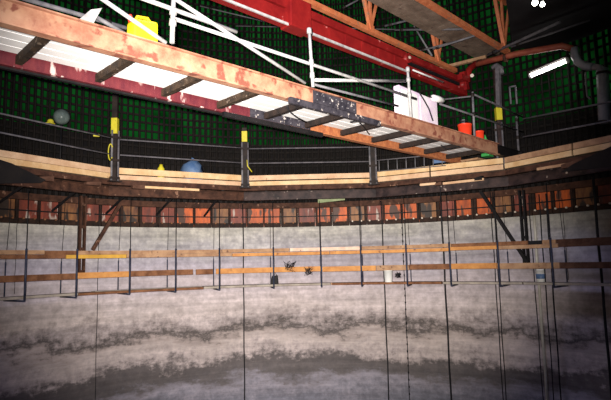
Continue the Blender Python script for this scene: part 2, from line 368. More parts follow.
for k in range(5):
    o = MB().arc(6.905, 6.925, 1.13, 1.155, AZ[k]+.3, AZ[k+1]-.3, 4).build('tie_pipe', 'black_steel')
    tag(o, 'thin black tie pipe across the face of the form panels, %s bay' % side[k], 'pipe')
def straight(a0, a1, r, z0, z1, th, f0=0.0, f1=1.0):     # board face between two posts, fractions f0..f1
    A, B = pol(a0, r, 0), pol(a1, r, 0); out = (pol((a0+a1)/2, 1, 0)-pol((a0+a1)/2, 0, 0))
    p, q = A.lerp(B, f0), A.lerp(B, f1)
    return MB().bar(p+V((0, 0, (z0+z1)/2))+out*th/2, q+V((0, 0, (z0+z1)/2))+out*th/2, th, z1-z0)
rows = {0: [(1.80, 1.905), (1.915, 2.03)], 1: [(1.79, 1.885), (1.91, 2.04)], 2: [(1.79, 1.885), (1.915, 2.03)],
        3: [(1.80, 1.905), (1.925, 2.04)], 4: [(1.81, 1.915), (1.93, 2.04)]}
for k in range(5):
    joints = {3: [0, 0.46, 1.0], 4: [0, 0.5, 1.0]}.get(k, [0, 1.0])
    for ri, (z0, z1) in enumerate(rows[k]):
        for j in range(len(joints)-1):
            f0, f1 = joints[j]+0.006, joints[j+1]-0.006
            if k == 0: f0, f1 = 0.05, 0.994
            o = straight(AZ[k], AZ[k+1], RI-0.02+(0.012 if ri else 0), z0, z1, 0.04, f0, f1).build('toe_board', 'w_tan' if (k == 4 and ri) else 'toe' if (ri+k) % 2 else 'toe2')
            row = 'upper' if ri else 'lower'
            half = '' if len(joints) == 2 else (' its left length' if j == 0 else ' its right length')
            tag(o, '%s %s toe board edging the ring gallery, %s bay%s' % (row, 'tan' if (k == 4 and ri) else 'pine', side[k], half), 'toe board')
# extra offcuts stacked under the boards in the right bays and the near middle
for (u0, u1, vv, m, lab) in [(136, 199, 188.4, 'toe2', 'thin golden batten tucked below the toe boards left of the middle bay'),
                             (420, 436, 184.2, 'toe', 'short pale offcut under the toe boards of the right bay'),
                             (443, 484, 181.5, 'toe', 'longer pale offcut under the toe boards near the bridge end'),
                             (537, 572, 166.5, 'w_tan', 'brown offcut under the toe boards right of the bridge end')]:
    p = atr(u0, vv, 5.70); q = atr(u1, vv, 5.70); z = (p.z+q.z)/2
    o = MB().bar((p.x, p.y, z), (q.x, q.y, z), 0.035, 0.05).build('timber_offcut', m)
    tag(o, lab, 'timber offcut')
# wooden wedges and blocks on the edge beam
for i, (u, v, w, h, m) in enumerate([(47, 178, 0.28, 0.10, 'w_dark'), (94, 183, 0.30, 0.08, 'w_dark'), (139, 186.5, 0.26, 0.09, 'w_dark'), (181, 188, 0.12, 0.06, 'black_steel'),
                                     (438, 183.5, 0.14, 0.07, 'w_dark'), (478, 178, 0.16, 0.09, 'black_steel'), (571, 163.5, 0.40, 0.12, 'w_dark')]):
    p = atr(u, v, 5.66); tan = V((p.y-CY, -(p.x-CX), 0)).normalized()
    o = MB().prism([p-tan*w/2-V((0, 0, h/2)), p+tan*w/2-V((0, 0, h/2)), p+tan*w/2+V((0, 0, h/2)), p-tan*w/2+V((0, 0, h*0.1))], V((p.x-CX, p.y-CY, 0)).normalized()*0.12).build('packing_wedge', m)
    tag(o, 'dark packing wedge on the gallery edge, %s' % ['leftmost of them all', 'just left of the first yellow-capped post', 'just right of the first yellow-capped post', 'small one beside the yellow batten',
        'small one under the right bay boards', 'one below the bridge end', 'rightmost of them all'][i], 'wedge')
# sloping dark sheets added as the shade across the toe boards at either side
for s, pts, lab in ((0, [(-30, 150), (10, 163.5), (46, 180), (40, 183), (-30, 184)], 'black sloping sheet standing in for shade over the toe boards at the far left'),
                    (1, [(640, 134), (611, 147.5), (574, 164), (560, 172), (640, 164)], 'black sloping sheet standing in for shade over the toe boards at the far right')):
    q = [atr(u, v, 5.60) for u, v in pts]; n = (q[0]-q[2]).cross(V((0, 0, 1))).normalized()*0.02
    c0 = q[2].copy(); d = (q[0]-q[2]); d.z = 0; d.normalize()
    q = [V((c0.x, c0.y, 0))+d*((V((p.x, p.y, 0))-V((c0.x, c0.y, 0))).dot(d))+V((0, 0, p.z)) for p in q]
    tag(MB().prism(q, n).build('shade_sheet', 'screen'), lab, 'steel plate')  # added sheet standing in for shade, not a real steel plate

# gallery posts: twin uprights with a yellow capped jack tube
pinfo = [(-42.9, 119.5, 135, 'first'), (-14.1, 132.4, 142.8, 'second'), (15.6, 0, 0, 'third'), (43.8, 108, 120.6, 'last')]
puv = {0: 115.5, 1: 245, 3: 500}
for i, (az, yt, yb, wd) in enumerate(pinfo):
    if i == 3: az = azu(499.5, 120, 6.40)
    tan = (pol(az+1, 6, 0)-pol(az, 6, 0)).normalized(); c = pol(az, RI-0.13 if i < 3 else 6.33, 1.72 if i < 3 else 1.82)
    lab = ['gallery post with twin tubes and yellow collar, leftmost, left of the blue bag', 'gallery post with twin tubes and yellow collar below the bridge splice plate',
           'gallery post with bare twin tubes under the bridge, right of centre', 'tall gallery post with yellow collar behind the far end of the bridge'][i]
    t = thing('gallery_post', c, lab, 'post')
    MB().tube([c-tan*0.07, c-tan*0.07+V((0, 0, 1.08))], 0.022, 8).build('upright', 'grey_tube', t)
    MB().tube([c+tan*0.07, c+tan*0.07+V((0, 0, 1.08))], 0.022, 8).build('upright', 'dim_tube', t)
    for z in (0.08, 0.45, 0.93):
        MB().bar(c-tan*0.10+V((0, 0, z)), c+tan*0.10+V((0, 0, z)), 0.06, 0.05).build('coupler', 'dark_steel', t)
    top = {0: 3.9, 1: 3.15, 2: 2.85, 3: 4.1}[i]
    p = c+V((0, 0, 0)); out = (pol(az, 1, 0)-pol(az, 0, 0))
    MB().bar(p+out*0.03, V((p.x, p.y, top))+out*0.03, 0.11, 0.09).build('jack_tube', 'dark_steel' if i != 3 else 'blue_steel', t)
    if yt:
        za = atr(puv[i], yt, 5.9 if i < 3 else 6.4).z; zb = atr(puv[i], yb, 5.9 if i < 3 else 6.4).z
        MB().bar(p+V((0, 0, zb-c.z))+out*0.03, V((p.x, p.y, za))+out*0.03, 0.125, 0.115).build('collar', 'yellow_tag', t)
    MB().box(c+V((0, 0, 0.01)), 0.26, 0.12, 0.02, tan).build('foot_plate', 'dark_steel', t)
# guard rails of the gallery
rails = [((-20, 109, 114, 138.5), 'far left', 'upper'), ((-20, 128.5, 114, 155), 'far left', 'lower'), ((120, 139.5, 243, 148), 'left', 'upper'), ((120, 155, 243, 163), 'left', 'lower'),
         ((248, 148.8, 372, 147), 'middle', 'upper'), ((248, 163.4, 372, 161.5), 'middle', 'lower'), ((523, 119, 640, 96), 'far right', 'upper'), ((523, 137, 640, 115.5), 'far right', 'lower')]
for (u0, v0, u1, v1), bay, lv in rails:
    o = MB().tube([atr(u0, v0, 5.86), atr(u1, v1, 5.86)], 0.017, 8).build('guard_rail', 'dim_tube')
    tag(o, '%s thin grey guard rail tube of the gallery, %s bay' % (lv, bay), 'rail')
# short ladder like railing panel right of the third post
t = thing('railing_panel', atr(410, 172, 5.70), 'small railing panel with short pickets, under the bridge right of centre', 'railing')
MB().tube([atr(376, 160.5, 5.70), atr(446, 154, 5.70)], 0.014, 6).build('top_rail', 'dim_tube', t)
for i in range(8):
    u = 379+i*9; MB().tube([atr(u, 160.3-i*0.82, 5.70), atr(u+.3, 171.3-i*0.75, 5.70)], 0.010, 6).build('picket', 'grey_tube', t)
MB().tube([atr(376, 171.5, 5.70), atr(446, 165.5, 5.70)], 0.012, 6).build('bottom_rail', 'dim_tube', t)

# ------------------------------------------------------------------ legs and long braces below the ring
for (u, y1, y0, w, u2, v2, u3, v3, lab, lb2) in [
        (82, 196, 278, 0.13, 120, 204, 92.5, 250, 'rusty double-channel steel leg below the gallery at left', 'dark slanting brace beside the left steel leg'),
        (524, 190, 263, 0.12, 481, 192, 527, 262, 'black double-channel steel leg below the gallery at right', 'dark slanting brace meeting the right steel leg')]:
    p = atr(u, (y0+y1)/2, 6.72); za = atr(u, y1, 6.72).z; zb = atr(u, y0, 6.72).z
    tan = V((p.y-CY, -(p.x-CX), 0)).normalized()
    base = V((p.x, p.y, zb)); t = thing('steel_leg', base, lab, 'steel leg')
    m = 'brown_steel' if u < 200 else 'black_steel'
    for s in (-1, 1):
        MB().bar(base+tan*s*w*0.36, base+tan*s*w*0.36+V((0, 0, za-zb)), 0.035, 0.10, V((p.x-CX, p.y-CY, 0))).build('channel', m, t)
    for f in (0.08, 0.35, 0.62, 0.9):
        MB().box(base+V((0, 0, (za-zb)*f)), w*0.7, 0.06, 0.06, tan).build('batten_plate', m, t)
    a = atr(u2, v2, 6.60); c = atr(u3, v3, 6.60)
    tag(MB().bar(a, c, 0.06, 0.07).build('long_brace', 'brown_steel' if u < 200 else 'black_steel'), lb2, 'brace')

# ------------------------------------------------------------------ hanging scaffold
def az_of(u, v=260, r=6.37): return azu(u, v, r)
inner = [26, 77, 130, 175.8, 219.5, 273.5, 321, 361, 406.5, 450, 498.5, 552, 640]
ords = ['first', 'second', 'third', 'fourth', 'fifth', 'sixth', 'seventh', 'eighth', 'ninth', 'tenth', 'eleventh', 'twelfth', 'thirteenth']
for i, u in enumerate(inner):
    a = az_of(u, 262, 6.30)
    if u > 620: continue
    t = thing('scaffold_hanger', pol(a, 6.30, -0.60), 'U-shaped dark hanger rod of the hanging scaffold, %s one from the left' % ords[i], 'hanger')
    ao = a-0.25
    MB().tube([pol(a, 6.30, -0.60), pol(a, 6.30, 0.36)], 0.021, 6).build('inner_rod', 'rod', t)
    MB().tube([pol(a, 6.30, 0.36), pol(a, 6.30, 1.46)], 0.009, 5).build('inner_tie', 'cable', t)
    MB().tube([pol(a, 6.30, -0.612), pol(ao, 6.96, -0.612)], 0.018, 6).build('bottom_bar', 'rod', t)
    MB().tube([pol(ao, 6.96, -0.60), pol(ao, 6.96, 0.12)], 0.014, 6).build('outer_rod', 'rod', t)
    MB().tube([pol(ao, 6.96, 0.12), pol(ao, 6.885, 0.88), pol(ao, 6.875, 1.36)], 0.006, 5).build('outer_tie', 'cable', t)
def boards(segs, r0, r1, z0, z1, row, cat='scaffold board', name='rail_board'):
    for (u0, u1, m, lab) in segs:
        dz = random.uniform(-.008, .008)
        o = MB().arc(r0, r1, z0+dz, z1+dz, az_of(u0)+0.06, az_of(u1)-0.06, 3).build(name, m)
        tag(o, lab+' '+row, cat)
boards([(-70, 45, 'w_tan', 'tan board at the left edge'), (45, 77, 'w_brown', 'short brown board before the second hanger'), (77, 152, 'w_tan', 'tan board right of the left steel leg'),
        (152, 222, 'w_tan', 'tan board left of the fifth hanger'), (222, 290, 'w_tan', 'tan board around the sixth hanger'), (290, 362, 'w_pink', 'pale pink board with dark knots'),
        (362, 452, 'w_tan', 'tan board above the first white bucket'), (452, 529, 'w_brown', 'brown board around the eleventh hanger'), (529, 543, 'cable', 'short black-wrapped board above the second bucket'),
        (543, 557, 'w_tan', 'very short tan board at the twelfth hanger'), (557, 700, 'w_dark', 'long dark board at the right edge')], 6.38, 6.42, 0.245, 0.325, 'on the top rail, upper strip')
boards([(-70, 65, 'w_brown', 'brown board at the left edge'), (65, 126, 'w_yellow', 'bright yellow board'), (126, 232, 'w_tan', 'tan board between third and fifth hangers'),
        (232, 330, 'w_orange', 'orange board around the sixth hanger'), (330, 450, 'w_orange', 'orange board left of the tenth hanger'), (450, 500, 'w_orange', 'short orange board right of the tenth hanger'),
        (500, 560, 'w_tan', 'tan board above the second bucket'), (560, 700, 'w_dark', 'long dark board at the right edge')], 6.33, 6.37, 0.165, 0.24, 'on the top rail, lower strip')
boards([(-70, 77, 'w_brown', 'brown board at the left edge'), (77, 130, 'w_orange', 'orange board between second and third hangers'), (130, 193, 'w_brown', 'brown board around the fourth hanger'),
        (195.5, 213, 'w_brown', 'short brown board left of the fifth hanger'), (215.5, 322, 'w_orange', 'long orange board around the sixth hanger'), (322, 376, 'w_orange', 'orange board around the eighth hanger'),
        (376, 409, 'w_tan', 'short tan board above the first bucket'), (409, 450, 'w_brown', 'brown board left of the tenth hanger'), (450, 497, 'w_orange', 'orange board right of the tenth hanger'),
        (497, 560, 'w_tan', 'tan board above the second bucket'), (560, 700, 'w_dark', 'long dark board at the right edge')], 6.34, 6.38, -0.245, -0.125, 'on the lower rail')
boards([(-70, 80, 'w_pale', 'pale walkway plank at the left edge'), (80, 204, 'w_brown', 'brown walkway plank left of the fifth hanger'), (204, 330, 'w_pale', 'pale walkway plank around the sixth hanger'),
        (331, 440, 'w_brown', 'brown walkway plank under the first bucket'), (441, 520, 'w_pale', 'pale walkway plank around the eleventh hanger'), (521, 700, 'w_pale', 'pale walkway plank under the second bucket')],
       6.40, 6.64, -0.582, -0.535, 'of the hanging scaffold, inner row', 'walkway plank', 'walkway_plank')
boards([(-70, 100, 'w_brown', 'brown walkway plank at the left edge'), (101, 270, 'w_pale', 'pale walkway plank left of the sixth hanger'), (271, 436, 'w_tan', 'tan walkway plank behind the first bucket'),
        (437, 590, 'w_pale', 'pale walkway plank behind the second bucket'), (591, 700, 'w_dark', 'dark walkway plank at the right edge')],
       6.66, 6.90, -0.582, -0.535, 'of the hanging scaffold, outer row', 'walkway plank', 'walkway_plank')

def bucket(p, r, h, m, name, label, hm='cable', labelpatch=None):
    t = thing(name, p, label, 'bucket')
    body = MB().lathe(p, [(r*0.82, 0), (r*0.86, 0.004), (r, h*0.93), (r*1.07, h*0.93), (r*1.07, h), (r*0.97, h), (r*0.95, h*0.9), (0.001, h*0.88)], 20).build('body', m, t)
    pts = [p+V((math.cos(a)*r*1.06, -0.02, h*0.93+math.sin(a)*r*0.75)) for a in [math.pi*j/10 for j in range(11)]]
    MB().tube(pts, 0.006, 5).build('handle', hm, t)
    if labelpatch: MB().lathe(p+V((0, 0, h*0.25)), [(r*0.93, 0), (r*0.935, 0.001), (r*0.985, h*0.38), (r*0.97, h*0.381)], 20).build('sticker', labelpatch, t)
    return t
q = atr(388.5, 280, 6.52); bucket(V((q.x, q.y, -0.535)), 0.105, 0.29, 'white_plastic', 'plastic_bucket', 'white plastic bucket on the scaffold planks right of the eighth hanger')
q = atr(541, 279, 6.78); bucket(V((q.x, q.y, -0.535)), 0.10, 0.26, 'white_plastic', 'plastic_bucket', 'white bucket with blue sticker on the scaffold planks at right', labelpatch='blue')
# black tool bag on the planks
q = atr(274, 282, 6.5); q = V((q.x, q.y, -0.535)); t = thing('tool_bag', q, 'small black tool bag on the scaffold planks left of the sixth hanger', 'bag')
MB().hexa([q+V(c) for c in [(-.09, -.06, 0), (.11, -.06, 0), (.11, .06, 0), (-.09, .06, 0), (-.05, -.04, .20), (.09, -.04, .22), (.09, .04, .22), (-.05, .04, .20)]]).build('pouch', 'black_steel', t, bevel=0.012)
MB().tube([q+V((-.03, 0, .2)), q+V((.02, 0, .3)), q+V((.07, 0, .21))], 0.008, 5).build('strap', 'cable', t)
tag(MB().bar(q+V((-.40, 0, .012)), q+V((-.12, 0, .012)), 0.08, 0.02).build('flat_plate', 'grey_tube'), 'flat grey plate lying beside the black tool bag', 'plate')
for (u, v, r, lab) in [(290, 267, 0.17, 'bushy tangle of tie wire on the lower rail right of the tool bag'), (308.5, 271, 0.12, 'second tangle of tie wire on the lower rail left of the seventh hanger'),
                       (398, 275, 0.08, 'small tangle of wire beside the first white bucket')]:
    c = atr(u, v, 6.28); b = MB(); rr = random.Random(int(u))
    for k in range(34):
        d = V((rr.uniform(-1, 1), rr.uniform(-.25, .25), rr.uniform(-1, 1)))*r
        d2_ = V((rr.uniform(-1, 1), rr.uniform(-.25, .25), rr.uniform(-1, 1)))*r*.7
        b.tube([c+d2_, c+(d+d2_)*.4+V((0, 0, rr.uniform(-.04, .04))), c+d], 0.004, 4)
    tag(b.build('wire_tangle', 'cable'), lab, 'wire tangle')

# long hanging rods, hoses and pipes against the wall
lines = [(99, 0.007, 'cable', 6.95, 'thin black line hanging down the wall right of the left steel leg', 1.4), (243.0, 0.013, 'cable', 6.70, 'black hanging rod left of the sixth hanger', 1.45),
         (382, 0.014, 'cable', 6.70, 'black hanging rod left of the first white bucket', 1.45), (402, 0.009, 'cable', 6.95, 'thin knotted black chain just right of the first bucket', 1.2),
         (442, 0.019, 'cable', 6.60, 'thick black hose hanging left of the tenth hanger', 1.45), (492, 0.010, 'cable', 6.72, 'left one of the pair of thin rods by the eleventh hanger', 1.45),
         (495, 0.010, 'cable', 6.72, 'right one of the pair of thin rods by the eleventh hanger', 1.45), (530.5, 0.010, 'cable', 6.74, 'thin black hose left of the pale pipe', 1.3), (534.5, 0.030, 'pale_pipe', 6.98, 'pale grey pipe running down the wall at right', 0.88),
         (541, 0.012, 'cable', 6.74, 'black hose just right of the pale pipe', 1.3), (548, 0.015, 'cable', 6.74, 'black hose second right of the pale pipe', 1.3),
         (597, 0.026, 'cable', 6.60, 'thickest black hose hanging near the right edge', 1.5), (17, 0.005, 'cable', 7.0, 'hair-thin line at the left edge of the wall', 1.2), (564, 0.006, 'cable', 7.0, 'hair-thin line between the twelfth hanger and right edge', 1.2)]
for (u, r, m, rad, lab, zt) in lines:
    a = azu(u, 225, rad); b = MB(); dr = 0
    zb = -4.6 if u not in (17, 564) else -0.5
    pts = [pol(a+0.05*math.sin(k*1.7+u), rad, zt+(zb-zt)*k/14) for k in range(15)]
    b.tube(pts, r, 8)
    name = 'pale_pipe' if m == 'pale_pipe' else 'hanging_hose' if 'hose' in lab else 'hanging_chain' if 'chain' in lab else 'hanging_rod' if 'rod' in lab else 'hanging_line'
    if name == 'pale_pipe': name = 'wall_pipe'
    if 'chain' in lab:
        for k in range(34):
            p = pol(a, rad, zt-0.1-k*0.165); b.lathe(p, [(0.004, -0.035), (0.017, -0.015), (0.017, 0.015), (0.004, 0.035)], 6)
    tag(b.build(name, m), lab, name.split('_')[1])

# ------------------------------------------------------------------ the bridge across the pit
ZB = 2.06
n0, n1 = atz(0, 22, ZB), atz(500, 154.6, ZB)
D = (n1-n0); D.z = 0; D.normalize(); NRM = V((-D.y, D.x, 0))           # NRM points to the far side
WID = 1.12
def bp(s, t, z): return V((n0.x, n0.y, 0))+D*s+NRM*t+V((0, 0, z))
def Pn(u, v, t=0.0):                                                  # pixel onto the upright plane at distance t across the bridge
    d = ray(u, v); o = bp(0, t, 0); k = o.dot(NRM)/d.dot(NRM); return d*k
def S_of(p): return (p-bp(0, 0, 0)).dot(D)
SEND = (n1-n0).dot(D)
bz = bp(SEND*0.5, WID/2, ZB)
br = thing('access_bridge', bz, 'long steel ladder-frame bridge with tan and maroon beams crossing the pit overhead', 'bridge')
S0, S1 = -2.4, SEND+0.25
nb = MB().ibeam(bp(S0, 0.05, ZB), bp(SEND, 0.05, ZB), 0.10, 0.235, 0.014).build('near_beam', 'tan_beam', br); nb['label'] = 'tan rusted side beam'
sp = S_of(Pn(285, 130, WID))
fb = MB().ibeam(bp(S0, WID-.05, ZB), bp(sp, WID-.05, ZB), 0.10, 0.20, 0.014).build('far_beam', 'maroon', br); fb['label'] = 'maroon painted side beam'
f2 = MB().ibeam(bp(sp, WID-.05, ZB), bp(SEND+0.35, WID-.05, ZB), 0.10, 0.18, 0.014).build('far_beam', 'orange_rust', br); f2['label'] = 'rust orange side beam'
s_first = S_of(atz(51, 38.5, ZB))
k = 0; s = s_first-0.83*2
while s < SEND:
    MB().chan(bp(s, 0.10, ZB+0.03), bp(s, WID-0.10, ZB+0.03), 0.065, 0.09, -D).build('cross_member', 'cross' if k < 6 else 'dark_steel', br)
    s += 0.83; k += 1
MB().ibeam(bp(SEND, 0.05, ZB), bp(SEND+0.95, 0.05, ZB), 0.10, 0.2).build('end_extension', 'black_steel', br)
MB().ibeam(bp(SEND+0.35, WID-.05, ZB), bp(SEND+0.95, WID-.05, ZB), 0.10, 0.18).build('end_extension', 'black_steel', br)
MB().ibeam(bp(SEND+1.0, -0.03, ZB), bp(SEND+1.0, WID+0.02, ZB), 0.10, 0.2).build('end_beam', 'black_steel', br)
MB().bar(bp(SEND+.10, .74, ZB+.02), bp(SEND+.92, .74, ZB+.02), .40, .04).build('end_board', 'w_tan', br)
# splice plates, angles and bolts
def plate(u0, v0, u1, v1, t, z0, z1, name, m='splice', bolts=True, face=-1, th=0.014):
    a, c = S_of(Pn(u0, v0, t)), S_of(Pn(u1, v1, t))
    p = MB().bar(bp(a, t+face*th/2, (z0+z1)/2), bp(c, t+face*th/2, (z0+z1)/2), th, z1-z0).build(name, m, br)
    if bolts:
        nbt = 7
        for j in range(nbt):
            for zf in (0.27, 0.73):
                q = bp(a+(c-a)*(j+.5)/nbt, t+face*th, z0+(z1-z0)*zf)
                sub(MB().tube([q, q+NRM*face*0.012], 0.009, 6), 'bolt', 'grey_tube', p)
    return p
plate(313, 104, 356, 117, 0.0, ZB+0.035, ZB+0.20, 'splice_plate')
plate(250, 122, 310, 134, WID-0.10+0.043, ZB+0.02, ZB+0.17, 'splice_plate')
plate(288, 99, 378, 122, -0.002, ZB-0.07, ZB+0.012, 'stiffening_angle', 'splice', False, -1, 0.05)
plate(222, 124, 321, 141, WID-0.09, ZB-0.07, ZB-0.001, 'stiffening_angle', 'black_steel', False, -1, 0.05)
plate(-40, 70, 222, 124, WID+0.0, ZB-0.022, ZB-0.001, 'stiffening_angle', 'black_steel', False, -1, 0.05)
# white deck boards of the bridge
rows_ = 5; bw = (WID-0.24)/rows_
for j in range(rows_):
    cuts = [S0, 0.9+0.5*(j % 3), 3.4+0.4*(j % 2), 6.0-0.35*(j % 3), SEND-0.05]
    for i in range(4):
        o = MB().bar(bp(cuts[i]+.006, 0.12+bw*(j+.5), ZB+0.15), bp(cuts[i+1]-.006, 0.12+bw*(j+.5), ZB+0.15), bw-0.014, 0.034).build('deck_board', 'white_board')
        tag(o, 'white deck board on the bridge, %s length of the %s row' % (['nearest', 'second', 'third', 'farthest'][i], ['tan-beam side', 'second', 'middle', 'fourth', 'maroon-beam side'][j]), 'deck board')
# cables drooping under the bridge
for pts, lab in ([[(287, 106), (290, 112), (298, 118), (306, 122)], 'short black cable drooping under the bridge left of the near stiffening angle'],
                 [[(441, 145), (446, 149), (453, 148), (459, 146)], 'black cable loop under the bridge near its far end'],
                 [[(350, 122), (358, 121), (364, 127), (369, 134)], 'thin black cable under the bridge deck in its middle'],
                 [[(470, 168), (486, 172), (502, 169), (527, 159)], 'black cable sagging below the far end of the bridge']):
    b = MB().tube([atz(u, v, ZB-0.03) for u, v in pts], 0.010, 6); tag(b.build('loose_cable', 'cable'), lab, 'cable')

# guard rail tubes and posts on the bridge
def tube_thing(a, b_, r, m, name, lab, cat='scaffold tube', coup=()):
    t = thing(name, a.lerp(b_, 0.5), lab, cat)
    MB().tube([a, b_], r, 10).build('pipe', m, t)
    for f in coup:
        c = a.lerp(b_, f); d = (b_-a).normalized()
        MB().tube([c-d*0.035, c+d*0.035], r*1.55, 8).build('coupler', 'galv' if m == 'galv' else 'dark_steel', t)
    return t
tube_thing(Pn(172, 43, .05), Pn(174, -14, .05), 0.026, 'galv', 'guard_post', 'white scaffold post on the bridge beside the yellow jerrycan', 'post', (0.36, 0.55))
tube_thing(Pn(313, 87, .05), Pn(309, 28, .05), 0.022, 'galv', 'guard_post', 'white scaffold post on the bridge above the splice plate', 'post', (0.2, 0.42, 0.95))
tube_thing(Pn(411, 118, .05), Pn(407.5, 67, .05), 0.022, 'galv', 'guard_post', 'white scaffold post on the bridge before the pinkish sheet', 'post', (0.45, 0.75, 0.95))
tube_thing(Pn(474.5, 137, .05), Pn(472.5, 92, .05), 0.022, 'grey_tube', 'guard_post', 'grey scaffold post on the bridge between the two red buckets', 'post', (0.5, 0.93))
tube_thing(bp(SEND+1.0, 0.05, ZB+0.2), bp(SEND+1.0, 0.05, ZB+0.98), 0.024, 'dim_tube', 'guard_post', 'dark scaffold post at the very end of the bridge', 'post', (0.4, 0.9))
tube_thing(Pn(100, -17, 0), Pn(236.5, 32, 0), 0.024, 'galv', 'guard_tube', 'white top rail tube of the bridge ending in mid air', coup=())
tube_thing(Pn(155, -14, -.05), Pn(305, 83, -.05), 0.022, 'galv', 'guard_tube', 'white brace tube slanting down to the bridge beam')
tube_thing(Pn(172, 18, .10), Pn(416, 99, .10), 0.022, 'galv', 'guard_tube', 'long white middle rail tube of the bridge')
tube_thing(Pn(92, -8, -.06), Pn(166, 43, -.06), 0.022, 'galv', 'guard_tube', 'white brace tube slanting in front of the yellow jerrycan')
tube_thing(Pn(315, 80, .12), Pn(406, 81, .12), 0.024, 'galv', 'guard_tube', 'grey tube running level between the two middle bridge posts')
tube_thing(Pn(312, 84, .3), Pn(398, 106, .3), 0.018, 'grey_tube', 'guard_tube', 'thin grey tube low behind the near beam')
tube_thing(Pn(22, -2, .8), Pn(126, 28, .8), 0.024, 'grey_tube', 'guard_tube', 'grey far-side rail tube at the upper left of the bridge', coup=(0.8,))
tube_thing(Pn(473, 94, .05), Pn(523, 117, .05), 0.018, 'dim_tube', 'guard_tube', 'dark top rail tube at the far end of the bridge')
tube_thing(Pn(440, 104, .05), Pn(523, 132, .05), 0.018, 'dim_tube', 'guard_tube', 'dark middle rail tube at the far end of the bridge')
tube_thing(Pn(430, 101, .9), Pn(474, 96, .05), 0.016, 'dim_tube', 'guard_tube', 'dark tube across the bridge left of the red buckets')
tube_thing(Pn(413, 70, -.06), Pn(443, 82, -.06), 0.014, 'galv', 'guard_tube', 'short pale tube tied to the top of the post by the pinkish sheet')
tube_thing(Pn(96, 17, .5), Pn(124, 33, .5), 0.022, 'grey_tube', 'guard_tube', 'short grey tube lying on the bridge left of the jerrycan')
# yellow jerrycan
j0 = Pn(142, 37, 0.30); j0.z = ZB+0.17
t = thing('jerrycan', j0, 'bright yellow plastic jerrycan standing on the bridge', 'jerrycan')
sj = 0.32; hj = 0.36
MB().hexa([j0+D*a+NRM*c+V((0, 0, z)) for a, c, z in [(-.15, -.09, 0), (.15, -.09, 0), (.15, .09, 0), (-.15, .09, 0), (-.14, -.09, .36), (.15, -.09, .40), (.15, .09, .40), (-.14, .09, .36)]]).build('can', 'yellow', t, bevel=0.035)
MB().tube([j0+D*-.09+V((0, 0, .35)), j0+D*-.06+V((0, 0, .42)), j0+D*.06+V((0, 0, .44)), j0+D*.11+V((0, 0, .38))], 0.018, 8).build('handle', 'yellow', t)
MB().tube([j0+D*-.12+V((0, 0, .34)), j0+D*-.15+V((0, 0, .41))], 0.03, 10).build('cap', 'red_plastic', t)
# white bent sheet at the left
P = [Pn(u, v, 0.28) for u, v in [(76, 22), (91, 9.5), (102, 8), (92, 26)]]
tag(MB().prism(P, NRM*0.012).build('bent_sheet', 'galv'), 'pale bent metal sheet sticking up on the bridge at upper left', 'sheet')
# pinkish sheet / box in white
a0, a1 = S_of(Pn(400, 111, .35)), S_of(Pn(438, 119, .35))
zt0 = Pn(397.5, 84, .35).z; zt1 = Pn(438, 101, .35).z
t = thing('cable_cabinet', bp((a0+a1)/2, .35, ZB+.17), 'pinkish white boxy cabinet standing on the bridge', 'cabinet')
MB().prism([bp(a0, .35, ZB+.17), bp(a1, .35, ZB+.17), bp(a1, .35, zt1), bp(a0, .35, zt0)], NRM*0.12).build('body', 'pink_white', t, bevel=0.012)
MB().prism([bp(a0+.06, .342, ZB+.22), bp(a0+.45*(a1-a0), .342, ZB+.22), bp(a0+.45*(a1-a0), .342, zt0*.55+zt1*.45-.06), bp(a0+.06, .342, zt0-.06)], NRM*0.01).build('front_panel', 'white_plastic', t)
MB().prism([bp(a0+.52*(a1-a0), .342, ZB+.22), bp(a1-.05, .342, ZB+.22), bp(a1-.05, .342, zt1-.06), bp(a0+.52*(a1-a0), .342, zt0*.48+zt1*.52-.06)], NRM*0.01).build('front_panel', 'pink_white', t)
tag(MB().tube([Pn(419, 92, .28), Pn(424, 100, .25), Pn(429, 109, .25), Pn(433, 121, .25)], 0.012, 6).build('loose_cable', 'cable'), 'black cable hanging over the front of the pinkish white cabinet', 'cable')
p = Pn(432, 97.5, .2); q = Pn(443, 100.5, .2); d = (q-p)
t = thing('work_lamp', p, 'cream white round-ended lamp above the cabinet', 'lamp')
MB().lathe(p, [(0.02, 0), (0.055, 0.02), (0.06, d.length*.5), (0.05, d.length-.02), (0.02, d.length)], 14, d).build('housing', 'white_plastic', t)
MB().tube([p+V((0, 0, .0)), Pn(428, 96, .2)], 0.012, 6).build('bracket', 'dark_steel', t)
# red buckets and green cloth at the far end
q = Pn(465, 131, .26); bucket(V((q.x, q.y, ZB+0.168)), 0.13, 0.36, 'red_plastic', 'plastic_bucket', 'larger red plastic bucket on the bridge left of the grey post')
q = Pn(479, 134, .26); bucket(V((q.x, q.y, ZB+0.168)), 0.095, 0.31, 'red_plastic', 'plastic_bucket', 'smaller red plastic bucket on the bridge right of the grey post')
q = Pn(486, 133, .7); q.z = ZB+.17; b = MB()
b.hexa([q+D*a+NRM*c+V((0, 0, z)) for a, c, z in [(-.12, -.1, 0), (.12, -.1, 0), (.12, .1, 0), (-.12, .1, 0), (-.16, -.06, .48), (.04, -.06, .30), (.03, .06, .32), (-.10, .06, .5)]])
tag(b.build('crumpled_sack', 'green_plastic', bevel=0.02), 'crumpled green sack beside the smaller red bucket', 'sack')
